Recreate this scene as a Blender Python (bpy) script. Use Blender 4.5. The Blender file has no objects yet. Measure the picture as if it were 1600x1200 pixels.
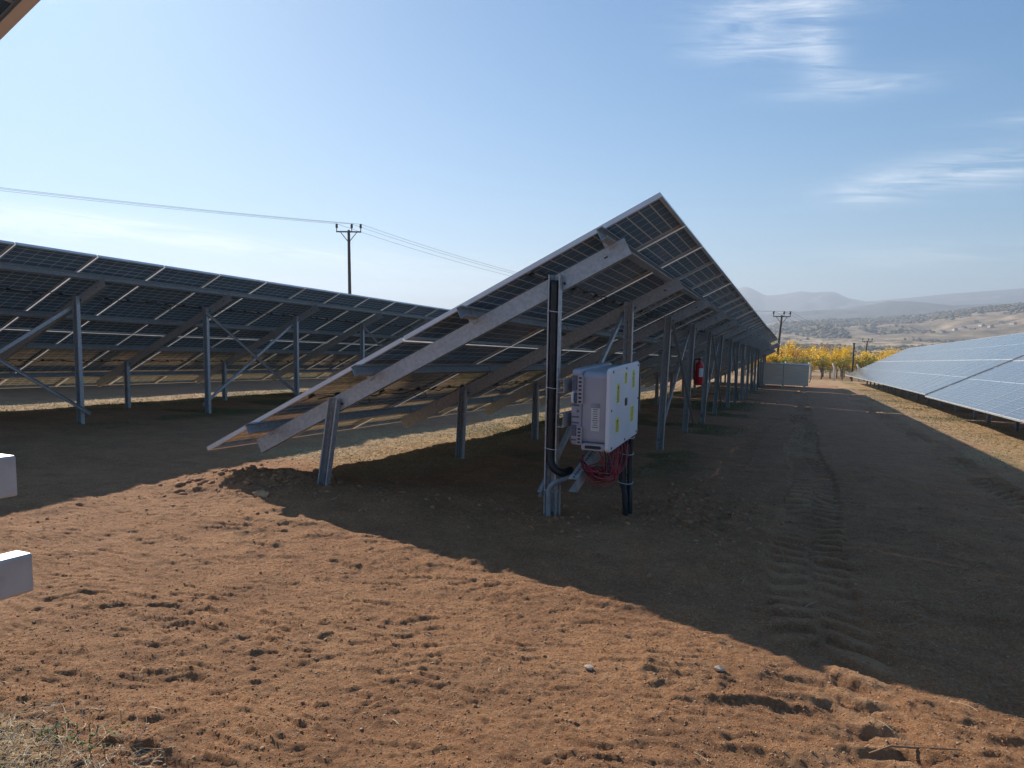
import bpy, math, random
import numpy as np
from mathutils import Matrix, Vector
random.seed(5)
C = bpy.context.scene
COL = C.collection
# ------------------------------------------------------------------ camera
R_ = Vector((0.92838599, 0.37126003, 0.01629264)); U_ = Vector((-0.05150733, 0.08513413, 0.99503727)); F_ = Vector((-0.3680305, 0.92461785, -0.09815995))
cam = bpy.data.cameras.new('camera'); co = bpy.data.objects.new('camera', cam); COL.objects.link(co)
cam.sensor_width = 36; cam.lens = 1118.38/1600*36; cam.clip_start = .05; cam.clip_end = 30000
m = Matrix.Identity(4)
for i in range(3):
    m[i][0] = R_[i]; m[i][1] = U_[i]; m[i][2] = -F_[i]
co.matrix_world = m
C.camera = co
C.render.resolution_x = 1024; C.render.resolution_y = 768
# ------------------------------------------------------------------ light
SUN = Vector((-3.93, 2.60, 2.39)).normalized()
EL = math.asin(SUN.z); AZ = math.atan2(SUN.x, SUN.y)      # azimuth from +Y towards +X
sl = bpy.data.lights.new('sun', 'SUN'); sl.energy = 3.0; sl.angle = math.radians(.5); sl.color = (1, .93, .82)
so = bpy.data.objects.new('sun', sl); COL.objects.link(so)
so.rotation_euler = (-SUN).to_track_quat('-Z', 'Y').to_euler()
C.view_settings.view_transform = 'Standard'; C.view_settings.look = 'None'; C.view_settings.gamma = 1
C.view_settings.exposure = 1.06
W = bpy.data.worlds.new('World'); C.world = W; W.use_nodes = True
nt = W.node_tree; N = nt.nodes; L = nt.links; N.clear()
def nd(t, N=N, **k):
    n = N.new(t)
    for a, b in k.items(): setattr(n, a, b)
    return n
sky = nd('ShaderNodeTexSky'); sky.sky_type = 'NISHITA'; sky.sun_disc = False
sky.sun_elevation = EL; sky.sun_rotation = AZ
sky.altitude = 600; sky.air_density = 1.0; sky.dust_density = 0.65; sky.ozone_density = 2.2
bg = nd('ShaderNodeBackground'); bg.inputs[1].default_value = .095
ow = nd('ShaderNodeOutputWorld')
# cirrus: masks by compass direction, streaky noise inside
tc = nd('ShaderNodeTexCoord'); sp = nd('ShaderNodeSeparateXYZ'); L.new(tc.outputs['Generated'], sp.inputs[0])
def M_(op, a, b=None, c=None, N=N, L=L):
    n = N.new('ShaderNodeMath'); n.operation = op
    for i, v in enumerate((a, b, c)):
        if v is None: continue
        if isinstance(v, (int, float)): n.inputs[i].default_value = v
        else: L.new(v, n.inputs[i])
    return n.outputs[0]
az = M_('MULTIPLY', M_('ARCTAN2', sp.outputs[0], sp.outputs[1]), 57.2958)
el = M_('MULTIPLY', M_('ARCSINE', sp.outputs[2]), 57.2958)
cb = nd('ShaderNodeCombineXYZ'); L.new(M_('MULTIPLY', az, .085), cb.inputs[0]); L.new(M_('MULTIPLY_ADD', az, .07, M_('MULTIPLY', el, .85)), cb.inputs[1])
ns = nd('ShaderNodeTexNoise'); ns.inputs['Scale'].default_value = 1.6; ns.inputs['Detail'].default_value = 9; ns.inputs['Roughness'].default_value = .68; ns.inputs['Distortion'].default_value = .8
L.new(cb.outputs[0], ns.inputs['Vector'])
tot = None
#           az,  el,  halfwidths, shear, strength
for (a0, e0, wa, we, sh, st) in ((-2.5, 21.2, 5.5, 1.0, -.02, .75), (.2, 19.6, 1.2, 1.6, -.5, .5), (-4.2, 19.0, 4.2, 1.0, -.03, .7), (.2, 17.6, 2.0, 1.3, -.45, .4), (2.7, 15.8, 4.6, .8, .0, .5),
        (9.5, 9.8, 6.0, 1.1, .06, 1.0), (3.9, 8.7, 2.4, .7, .05, .6), (8.5, 4.4, 7, .9, .0, .45), (13.5, 12.6, 3, .5, .0, .4),
        (-55, 5.5, 6.5, .7, -.05, 2.2), (-47.5, 5.5, 5.0, .28, -.07, 2.4), (-42, 4.6, 9, .6, -.06, .9), (-25, 2.5, 12, 1.0, -.05, .3), (-33, 3.2, 16, 1.3, -.05, .25)):
    da = M_('DIVIDE', M_('SUBTRACT', az, a0), wa)
    de = M_('DIVIDE', M_('SUBTRACT', M_('SUBTRACT', el, e0), M_('MULTIPLY', M_('SUBTRACT', az, a0), sh)), we)
    g = M_('MULTIPLY', M_('EXPONENT', M_('MULTIPLY', M_('ADD', M_('MULTIPLY', da, da), M_('MULTIPLY', de, de)), -1.0)), st)
    tot = g if tot is None else M_('ADD', tot, g)
cl = M_('MULTIPLY', M_('MINIMUM', tot, 1.0), M_('MULTIPLY', M_('MAXIMUM', M_('SUBTRACT', ns.outputs[0], .36), 0.0), 3.2))
cl = M_('MINIMUM', M_('MULTIPLY', cl, .62), .7)
mx = nd('ShaderNodeMixRGB'); L.new(cl, mx.inputs[0])
# soft shoulder on the sky's brightness round the sun, as a phone exposes it
ss = nd('ShaderNodeSeparateColor'); hsv = nd('ShaderNodeHueSaturation'); hsv.inputs['Saturation'].default_value = 1.26; L.new(sky.outputs[0], hsv.inputs['Color']); L.new(hsv.outputs[0], ss.inputs[0]); cc = nd('ShaderNodeCombineColor')
for i, K in enumerate((3.6, 6.3, 9.8)): L.new(M_('DIVIDE', ss.outputs[i], M_('ADD', 1.0, M_('DIVIDE', ss.outputs[i], K))), cc.inputs[i])
L.new(cc.outputs[0], mx.inputs[1]); mx.inputs[2].default_value = (6.6, 6.7, 6.8, 1)
L.new(mx.outputs[0], bg.inputs[0]); L.new(bg.outputs[0], ow.inputs[0])

# ------------------------------------------------------------------ helpers
def tag(o, label=None, cat=None, group=None, kind=None):
    if label: o['label'] = label
    if cat: o['category'] = cat
    if group: o['group'] = group
    if kind: o['kind'] = kind
    return o
def empty(name, loc, rz=0):
    o = bpy.data.objects.new(name, None); COL.objects.link(o); o.location = loc; o.rotation_euler = (0, 0, rz); o.empty_display_size = .2
    return o
class MB:
    def __init__(s): s.v = []; s.f = []; s.mi = []; s.sm = []
    def add(s, vs, fs, mi=0, sm=False):
        k = len(s.v); s.v += [tuple(v) for v in vs]
        for f in fs: s.f.append(tuple(i+k for i in f)); s.mi.append(mi); s.sm.append(sm)
    def box(s, c, sx, sy, sz, mi=0, ax=None):
        c = Vector(c); X, Y, Z = ax if ax else (Vector((1,0,0)), Vector((0,1,0)), Vector((0,0,1)))
        vs = [c + X*(i*sx/2) + Y*(j*sy/2) + Z*(k*sz/2) for k in (-1,1) for j in (-1,1) for i in (-1,1)]
        s.add(vs, [(0,2,3,1),(4,5,7,6),(0,1,5,4),(2,6,7,3),(0,4,6,2),(1,3,7,5)], mi)
    def bevbox(s, c, sx, sy, sz, r, axis=0, seg=5, mi=0, e=0.0):
        """box with its 4 edges parallel to axis rounded by r, faces chamfered by e"""
        dims = [sx, sy, sz]; a = axis; b, d = [i for i in range(3) if i != a]
        if a == 1: b, d = d, b
        hb, hd, ha = dims[b]/2, dims[d]/2, dims[a]/2
        ring = []
        for q, (cx, cy) in enumerate(((1,1),(-1,1),(-1,-1),(1,-1))):
            for i in range(seg+1):
                t = math.pi/2*(q + i/seg); ring.append((cx, cy, math.cos(t), math.sin(t)))
        lay = [(-ha, e), (-ha+e, 0), (ha-e, 0), (ha, e)] if e > 0 else [(-ha, 0), (ha, 0)]
        vs = []; n = len(ring)
        for (p, ins) in lay:
            for (cx, cy, cc, ss) in ring:
                v = [0, 0, 0]; v[a] = p; rr = max(r-ins, .0005)
                v[b] = cx*(hb-r) + cc*rr; v[d] = cy*(hd-r) + ss*rr
                vs.append(Vector(v) + Vector(c))
        fs = [tuple(range(n))[::-1], tuple(range((len(lay)-1)*n, len(lay)*n))]
        for k in range(len(lay)-1):
            for i in range(n):
                j = (i+1) % n; fs.append((k*n+i, k*n+j, (k+1)*n+j, (k+1)*n+i))
        s.add(vs, fs, mi)
    def extrude(s, prof, A, B, X, Y, mi=0):
        A, B = Vector(A), Vector(B); n = len(prof)
        vs = [A + X*p[0] + Y*p[1] for p in prof] + [B + X*p[0] + Y*p[1] for p in prof]
        s.add(vs, [tuple(range(n))[::-1], tuple(range(n, 2*n))] + [(i, (i+1) % n, n+(i+1) % n, n+i) for i in range(n)], mi)
    def tube(s, pts, r, seg=8, mi=0, rib=0, close=True):
        pts = [Vector(p) for p in pts]; n = len(pts); rings = []
        t0 = (pts[1]-pts[0]).normalized(); u = t0.orthogonal().normalized()
        rs = r if isinstance(r, (list, tuple)) else [r]*n
        for i, p in enumerate(pts):
            t = (pts[min(i+1, n-1)] - pts[max(i-1, 0)]).normalized()
            u = (u - t*u.dot(t)).normalized(); w = t.cross(u)
            rr = rs[i]*(1 + (rib if i % 2 else 0))
            rings.append([p + (u*math.cos(2*math.pi*k/seg) + w*math.sin(2*math.pi*k/seg))*rr for k in range(seg)])
        vs = [v for rg in rings for v in rg]; fs = []
        for i in range(n-1):
            for k in range(seg):
                l = (k+1) % seg; fs.append((i*seg+k, i*seg+l, (i+1)*seg+l, (i+1)*seg+k))
        if close: fs.append(tuple(range(seg))[::-1]); fs.append(tuple(range((n-1)*seg, n*seg)))
        s.add(vs, fs, mi, True)
    def build(s, name, mats, parent=None, loc=None):
        me = bpy.data.meshes.new(name); me.from_pydata(s.v, [], s.f)
        mats = mats if isinstance(mats, (list, tuple)) else [mats]
        for q in mats: me.materials.append(q)
        me.polygons.foreach_set('material_index', s.mi); me.polygons.foreach_set('use_smooth', s.sm); me.update()
        o = bpy.data.objects.new(name, me); COL.objects.link(o)
        if parent: o.parent = parent
        if loc is not None: o.location = loc
        return o
def smooth_path(pts, n=8):
    pts = [Vector(p) for p in pts]; out = []
    P = [pts[0]*2-pts[1]] + pts + [pts[-1]*2-pts[-2]]
    for i in range(1, len(P)-2):
        for k in range(n):
            t = k/n; a, b, c, d = P[i-1:i+3]
            out.append(.5*((2*b) + (c-a)*t + (2*a-5*b+4*c-d)*t*t + (3*b-a-3*c+d)*t**3))
    out.append(pts[-1]); return out
def link_copy(src, parent=None):
    c = src.copy(); COL.objects.link(c)
    if parent is not None: c.parent = parent
    return c
# ------------------------------------------------------------------ materials
def mat(name, col=(.5,.5,.5), rough=.5, metal=0, spec=.5):
    m = bpy.data.materials.new(name); m.use_nodes = True
    b = m.node_tree.nodes['Principled BSDF']; b.inputs['Base Color'].default_value = (*col, 1); b.inputs['Roughness'].default_value = rough
    b.inputs['Metallic'].default_value = metal; b.inputs['Specular IOR Level'].default_value = spec
    return m
def noisy(name, c1, c2, scale=8, rough=.5, metal=0, detail=6, stretch=(1,1,1), bump=0, bscale=60, r2=None, lo=.35, hi=.65, coord='Object'):
    m = mat(name, c1, rough, metal); t = m.node_tree; b = t.nodes['Principled BSDF']
    tcn = t.nodes.new('ShaderNodeTexCoord'); mp = t.nodes.new('ShaderNodeMapping'); mp.inputs['Scale'].default_value = stretch
    t.links.new(tcn.outputs[coord], mp.inputs[0])
    n = t.nodes.new('ShaderNodeTexNoise'); n.inputs['Scale'].default_value = scale; n.inputs['Detail'].default_value = detail; t.links.new(mp.outputs[0], n.inputs['Vector'])
    r = t.nodes.new('ShaderNodeValToRGB'); r.color_ramp.elements[0].position = lo; r.color_ramp.elements[1].position = hi
    r.color_ramp.elements[0].color = (*c1, 1); r.color_ramp.elements[1].color = (*c2, 1)
    t.links.new(n.outputs[0], r.inputs[0]); t.links.new(r.outputs[0], b.inputs['Base Color'])
    if r2 is not None:
        mr = t.nodes.new('ShaderNodeMapRange'); mr.inputs[3].default_value = rough; mr.inputs[4].default_value = r2
        t.links.new(n.outputs[0], mr.inputs[0]); t.links.new(mr.outputs[0], b.inputs['Roughness'])
    if bump:
        n2 = t.nodes.new('ShaderNodeTexNoise'); n2.inputs['Scale'].default_value = bscale; n2.inputs['Detail'].default_value = 4; t.links.new(tcn.outputs[coord], n2.inputs['Vector'])
        bp = t.nodes.new('ShaderNodeBump'); bp.inputs['Distance'].default_value = bump; bp.inputs['Strength'].default_value = 1
        t.links.new(n2.outputs[0], bp.inputs['Height']); t.links.new(bp.outputs[0], b.inputs['Normal'])
    return m
GALV = noisy('galvanised_steel', (.38,.40,.41), (.53,.54,.55), 34, .40, .5, 9, r2=.58, bump=.0004, bscale=90)
GALVB = noisy('bright_galvanised_steel', (.44,.43,.41), (.60,.585,.56), 10, .42, .35, 9, r2=.58)
ALU = noisy('anodised_aluminium', (.68,.69,.70), (.76,.76,.77), 5, .42, .35)
BLACKP = noisy('black_plastic', (.012,.014,.018), (.03,.032,.036), 20, .45)
GREYP = noisy('grey_conduit_plastic', (.25,.26,.27), (.34,.35,.36), 20, .55)
REDC = noisy('red_cable_sheath', (.30,.015,.025), (.42,.03,.045), 20, .4)
WHITEP = noisy('white_powder_coat', (.74,.73,.75), (.80,.79,.80), 3, .42)
GREYC = noisy('grey_inverter_casting', (.38,.36,.39), (.44,.42,.45), 4, .5, bump=.0004, bscale=200)
DARKC = noisy('dark_grille', (.09,.10,.14), (.14,.15,.19), 30, .55)
REDE = noisy('extinguisher_red', (.50,.008,.02), (.6,.015,.03), 6, .3)
YEL = mat('yellow_sticker', (.80,.74,.08), .5); WHT = mat('white_sticker', (.62,.62,.60), .5); INK = mat('sticker_ink', (.03,.03,.03), .6)
GLASSD = mat('dark_display', (.01,.012,.02), .12)
TIE = mat('white_cable_tie', (.75,.76,.76), .45)
CONC = noisy('pale_concrete', (.66,.64,.60), (.80,.78,.74), 10, .85, bump=.003, bscale=40)
POLEM = noisy('weathered_pole_steel', (.05,.045,.04), (.10,.085,.07), 3, .8, stretch=(1,1,.2))
WIRE = mat('aluminium_wire', (.10,.10,.11), .5, .3)
PORC = mat('porcelain_insulator', (.05,.035,.03), .3)
# solar cells : module local frame, x across 1.134, y along 2.278
MW, ML, PITCH, GAP = 1.134, 2.278, 1.154, .020
def cellmat(name, base, line, rough, dust, lw1, lw2, coatbump=False):
    m = mat(name, base, rough); t = m.node_tree; b = t.nodes['Principled BSDF']; NN = t.nodes; LL = t.links
    tcn = NN.new('ShaderNodeTexCoord'); s = NN.new('ShaderNodeSeparateXYZ'); LL.new(tcn.outputs['Object'], s.inputs[0])
    mm = lambda *a: M_(*a, N=NN, L=LL)
    def lines(v, p, w):   # 1 on a line of half width w at multiples of p
        return mm('LESS_THAN', mm('MULTIPLY', mm('ABSOLUTE', mm('SUBTRACT', mm('FRACT', mm('DIVIDE', v, p)), .5)), p), w)
    x = mm('ADD', s.outputs[0], 0.0); y = s.outputs[1]
    ax = mm('ABSOLUTE', x); ay = mm('ABSOLUTE', y)
    lx = lines(mm('ADD', x, .184/2), .184, lw1)                       # gaps between cell columns
    ly = lines(mm('ADD', mm('SUBTRACT', ay, .012), .0925/2), .0925, lw2)      # gaps between half cells
    mid = mm('LESS_THAN', ay, .012); edge = mm('MAXIMUM', mm('GREATER_THAN', ax, .552), mm('GREATER_THAN', ay, 1.122))
    ln = mm('MAXIMUM', mm('MAXIMUM', lx, ly), mm('MAXIMUM', mid, edge))
    bus = mm('MULTIPLY', lines(x, .0184, .0006), .25)
    ln = mm('MAXIMUM', ln, bus)
    oi = NN.new('ShaderNodeObjectInfo')
    n = NN.new('ShaderNodeTexNoise'); n.inputs['Scale'].default_value = 2.2; n.inputs['Detail'].default_value = 6; LL.new(tcn.outputs['Object'], n.inputs['Vector'])
    mixd = NN.new('ShaderNodeMixRGB'); mixd.inputs[1].default_value = (*base, 1); mixd.inputs[2].default_value = (.30, .31, .32, 1)
    LL.new(mm('MULTIPLY', mm('ADD', n.outputs[0], mm('MULTIPLY', oi.outputs['Random'], .35)), dust), mixd.inputs[0])
    mixl = NN.new('ShaderNodeMixRGB'); LL.new(ln, mixl.inputs[0]); LL.new(mixd.outputs[0], mixl.inputs[1]); mixl.inputs[2].default_value = (*line, 1)
    LL.new(mixl.outputs[0], b.inputs['Base Color'])
    mr = NN.new('ShaderNodeMapRange'); mr.inputs[3].default_value = rough; mr.inputs[4].default_value = rough+.12; LL.new(n.outputs[0], mr.inputs[0]); LL.new(mr.outputs[0], b.inputs['Roughness'])
    return m
CELLF = cellmat('cell_front_glass', (.010,.016,.035), (.55,.57,.60), .06, .26, .0025, .0012)
CELLB = cellmat('cell_rear_glass', (.13,.25,.38), (.85,.87,.88), .09, .03, .0040, .0048)

# ------------------------------------------------------------------ terrain function
def _h(i, j, s):
    x = (i*374761393 + j*668265263 + s*2147483647) & 0xffffffff
    x = ((x ^ (x >> 13))*1274126177) & 0xffffffff
    return ((x ^ (x >> 16)) & 0xffff)/65535.0
def vn(x, y, s=0):
    xi = np.floor(x).astype(np.int64); yi = np.floor(y).astype(np.int64); fx = x-xi; fy = y-yi
    fx = fx*fx*fx*(fx*(fx*6-15)+10); fy = fy*fy*fy*(fy*(fy*6-15)+10)
    a = _h(xi, yi, s); b = _h(xi+1, yi, s); c = _h(xi, yi+1, s); d = _h(xi+1, yi+1, s)
    return (a*(1-fx)+b*fx)*(1-fy) + (c*(1-fx)+d*fx)*fy - .5
def fbm(x, y, o=3, s=0, g=.5):
    r = 0; a = 1
    for k in range(o):
        r = r + a*vn(x*2**k + 17.3*k, y*2**k - 9.1*k, s+k); a *= g
    return r
def sstep(a, b, v):
    t = np.clip((v-a)/(b-a), 0, 1); return t*t*(3-2*t)
SL = .05828
def base_h(x, y):
    h = -1.35 - SL*y
    lo = -27.0 + 0*y
    k = 4.0
    h = lo + k*np.log1p(np.exp(np.clip((h-lo)/k, -30, 30)))            # slope runs out into the valley floor
    far = sstep(120, 500, np.hypot(x, y))
    return h + far*(7*fbm(x/300, y/300, 4, 40) + 2.2*fbm(x/60, y/60, 3, 41))
def lug(x, y, xc, w, p, wob):
    """tyre track: chevron lugs pressed into the soil, centre xc, width w"""
    u = (x - xc - .05*np.sin(y*.9+wob) - .05*vn(x/.12, y/.12, 55))/w
    inside = sstep(.62, .45, np.abs(u))
    chev = y/p + np.abs(u)*.9*np.sign(u+.001)*0 + np.abs(u)*1.1
    side = np.where(u > 0, .5, 0.0)
    wv = .5+.5*np.cos(2*np.pi*(chev+side+.3*vn(x*3, y*3, 77)+.14*vn(x*14, y*14, 78)))
    c = sstep(.07, .02, np.abs(u))
    return inside, sstep(.25, .8, wv)*(1-c) + .5*c
def soil_h(x, y):
    d = np.hypot(x, y); near = sstep(60, 12, d)
    h = .05*fbm(x/2.2, y/2.2, 2, 1)*near
    h = h + .024*fbm(x/.75, y/.5, 3, 5)*sstep(34, 9, d)
    hl = h; n1 = sstep(20, 6, d)
    # scuffed ridges, mostly running across the aisle
    wx = x + .22*fbm(x/.5, y/.5, 2, 9); wy = y + .14*fbm(x/.35, y/.35, 2, 12)
    rid = 1-np.abs(2*vn(wx/.42, wy/.15, 15)); m1 = sstep(-.1, .25, fbm(x/1.1, y/1.0, 2, 18)+.05)
    h = h + (.022*rid**2.5*m1)*n1
    f1 = fbm(wx/.20, wy/.06, 3, 20, .6)
    patch = sstep(-.25, .2, fbm(x/.6, y/.4, 3, 93))
    h = h + .006*f1*n1 if False else h + .005*fbm(wx/.20, wy/.06, 3, 20, .6)*n1
    h = h + (.25+.75*patch)*(.008*np.abs(vn(wx/.10, wy/.06, 63)) + .010*np.abs(vn(wx/.05+3, wy/.034, 64)))*n1 + .006*fbm(x/.030, y/.026, 2, 24, .8)*sstep(7, 3, d)
    # scuffs: short crescent scarps, steep side towards the camera's end of the aisle
    for (sy_, sx_, am, sd) in ((.17, .9, .011, 200), (.10, .42, .008, 220), (.06, .22, .007, 240)):
        ph = y/sy_ + 2.6*fbm(x/sx_, y/.5, 3, sd, .55) + .25*vn(x/.06, y/.06, sd+9); fr = ph-np.floor(ph)
        on = sstep(.0, .24, fbm(x/(sx_*.45), y/(sy_*1.6), 2, sd+5) + .10)
        h = h + am*on*sstep(0, .16, fr)*(1-fr)*n1
    # spoil heaped along the end of the table
    md = np.exp(-((y-5.05-.15*np.sin(x*2))/.62)**2)*sstep(-5.6, -4.6, x)*sstep(.5, -1.0, x)
    md2 = np.exp(-(((x+4.35)/.75)**2 + ((y-5.25)/.5)**2)) + .8*np.exp(-(((x+.75)/.5)**2 + ((y-6.3)/.9)**2))
    md2 = np.clip(md2, 0, 1)
    h = h + md*.075 + md2*.06
    cl_ = (1-np.abs(2*vn(x/.17, y/.15, 31)))**2*.045 + (1-np.abs(2*vn(x/.075, y/.07, 33)))**2*.026
    h = h + cl_*np.clip(md2*.9+md*.15, 0, 1)
    TR = ((.19, .44, .215, 0, .060, 2.0, 50), (2.25, .44, .22, 1.7, .060, 3, 60), (-.62, .26, .16, .6, .016, 5, 18))
    T = 0*x
    for (xc, w, p, wob, amp, y0, y1) in TR[:2]: T = np.maximum(T, lug(x, y, xc, w, p, wob)[0]*sstep(y0+.4, y0+2.0, y)*sstep(y1, y1*.75, y))
    h = hl + (h-hl)*(1-.72*T)
    for (xc, w, p, wob, amp, y0, y1) in TR + () if True else ((.19, .46, .215, 0, .048, 2.0, 32), (2.25, .44, .22, 1.7, .050, 3, 60), (-.55, .30, .14, .6, .012, 5, 16), (1.0, .4, .15, 2.9, .010, 3, 14)):
        ins, wv = lug(x, y, xc, w, p, wob)
        e = sstep(y0-.5, y0+.4, y)*sstep(y1, y1*.75, y)
        fade = .15+1.3*np.clip(fbm(x/.6, y/1.1, 3, 52)+.38, 0, 1)
        h = h + ins*e*amp*(-.55 + wv*fade)*(.45+.55*sstep(2.9, 4.2, y))*(1 if xc > 2 else .35+.65*np.maximum(sstep(-.05, .1, x-xc), sstep(3.3, 4.2, y)))
    for (cx, cy, dd) in ((.385, 2.62, .024), (.392, 2.80, .030), (.40, 2.99, .026), (.36, 3.17, .016), (.14, 2.70, .014), (.12, 2.90, .014), (.13, 3.10, .010)):     # lug prints in the sunlit end of the track
        yy = y - cy + 2.2*(x-cx)**2; h = h - dd*.8*sstep(.13, .08, np.abs(x-cx+.02*vn(x/.03, y/.03, 8)))*np.clip(1-np.abs(yy-.010+.012*vn(x/.05, y/.05, 9))/.030, 0, 1)**.7 + dd*.35*sstep(.12, .07, np.abs(x-cx))*np.exp(-((yy-.065)/.025)**2)
    for (xc, a) in ((.19, .012), (2.25, .018), (-7.0, .02), (-9.2, .015)):     # rut the wheel leaves
        h = h - a*np.exp(-((x-xc)/.3)**2)*sstep(70, 30, d)
    return h
def ground_h(x, y): return base_h(x, y) + soil_h(x, y)
def gh(x, y): return float(ground_h(np.array([float(x)]), np.array([float(y)]))[0])
def straw_mask(x, y):
    k = np.abs(((x+4.75+8.33/2) % 8.33) - 8.33/2)
    s = sstep(1.5, .5, k + .9*fbm(x/1.6, y/1.6, 3, 70))*sstep(5.2, 8.0, y + 2*fbm(x, y, 2, 71))
    s = np.maximum(s, sstep(.65, .25, np.hypot((x+2.35)/1.0, (y-1.25)/.62) + .35*fbm(x/.2, y/.2, 3, 72)))
    s = np.maximum(s, sstep(38, 60, y)*.8)
    return s
def green_mask(x, y):
    k = np.abs(((x+2.3+8.33/2) % 8.33) - 8.33/2)
    g = sstep(1.7, .6, k)*sstep(-.02, .22, fbm(x/1.2, y/1.2, 3, 80))*sstep(6.5, 9, y)
    k2 = np.abs(((x+4.5+8.33/2) % 8.33) - 8.33/2)
    g = np.maximum(g, sstep(1.2, .3, k2)*sstep(.04, .2, fbm(x/.9, y/1.3, 3, 83))*sstep(8, 11, y)*.8)
    return g
def pressed_mask(x, y):
    m = 0*x
    for (xc, w, p, wob, y0, y1, a) in ((.19, .44, .215, 0, 2.0, 52, 1), (2.25, .44, .22, 1.7, 3, 60, .9)):
        ins, wv = lug(x, y, xc, w, p, wob); m = np.maximum(m, ins*wv*a*sstep(y0-.5, y0+.4, y)*sstep(y1, y1*.75, y)*np.clip(.6+1.6*fbm(x/.6, y/1.5, 2, 91), 0, 1))
    return m
def grid_mesh(name, X, Y, Z, mats, attrs={}, smooth=True):
    ny, nx = X.shape; v = np.stack([X, Y, Z], -1).reshape(-1, 3).astype(np.float32)
    i = np.arange((ny-1)*nx).reshape(ny-1, nx)[:, :-1].ravel()
    q = np.stack([i, i+1, i+nx+1, i+nx], -1).astype(np.int32)
    me = bpy.data.meshes.new(name); me.vertices.add(len(v)); me.vertices.foreach_set('co', v.ravel())
    me.loops.add(q.size); me.loops.foreach_set('vertex_index', q.ravel())
    me.polygons.add(len(q)); me.polygons.foreach_set('loop_start', np.arange(0, q.size, 4, dtype=np.int32))
    me.update(calc_edges=True)
    me.polygons.foreach_set('use_smooth', np.full(len(q), smooth))
    for k, a in attrs.items():
        at = me.attributes.new(k, 'FLOAT', 'POINT'); at.data.foreach_set('value', a.ravel().astype(np.float32))
    for q_ in mats: me.materials.append(q_)
    o = bpy.data.objects.new(name, me); COL.objects.link(o); return o
def axis(fine_lo, fine_hi, step, lo, hi, g=1.05, yg=None):
    a = list(np.arange(fine_lo, fine_hi, step)); s = step; x = a[-1]
    while x < hi: s *= g; x += s; a.append(x)
    s = step; x = fine_lo; b = []
    while x > lo: s *= g; x -= s; b.append(x)
    return np.array(b[::-1]+a)
xs = axis(-4.9, 3.2, .0105, -5000, 5000, 1.035)
ys = [1.0]
while ys[-1] < 60: ys.append(ys[-1] + max(.0105, .0038*ys[-1]))
while ys[-1] < 6000: ys.append(ys[-1]*1.035)
s = .0125; y = 1.0; b = []
while y > -80: s *= 1.12; y -= s; b.append(y)
ys = np.array(b[::-1] + ys)
GX, GY = np.meshgrid(xs, ys)
GZ = ground_h(GX, GY)

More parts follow.
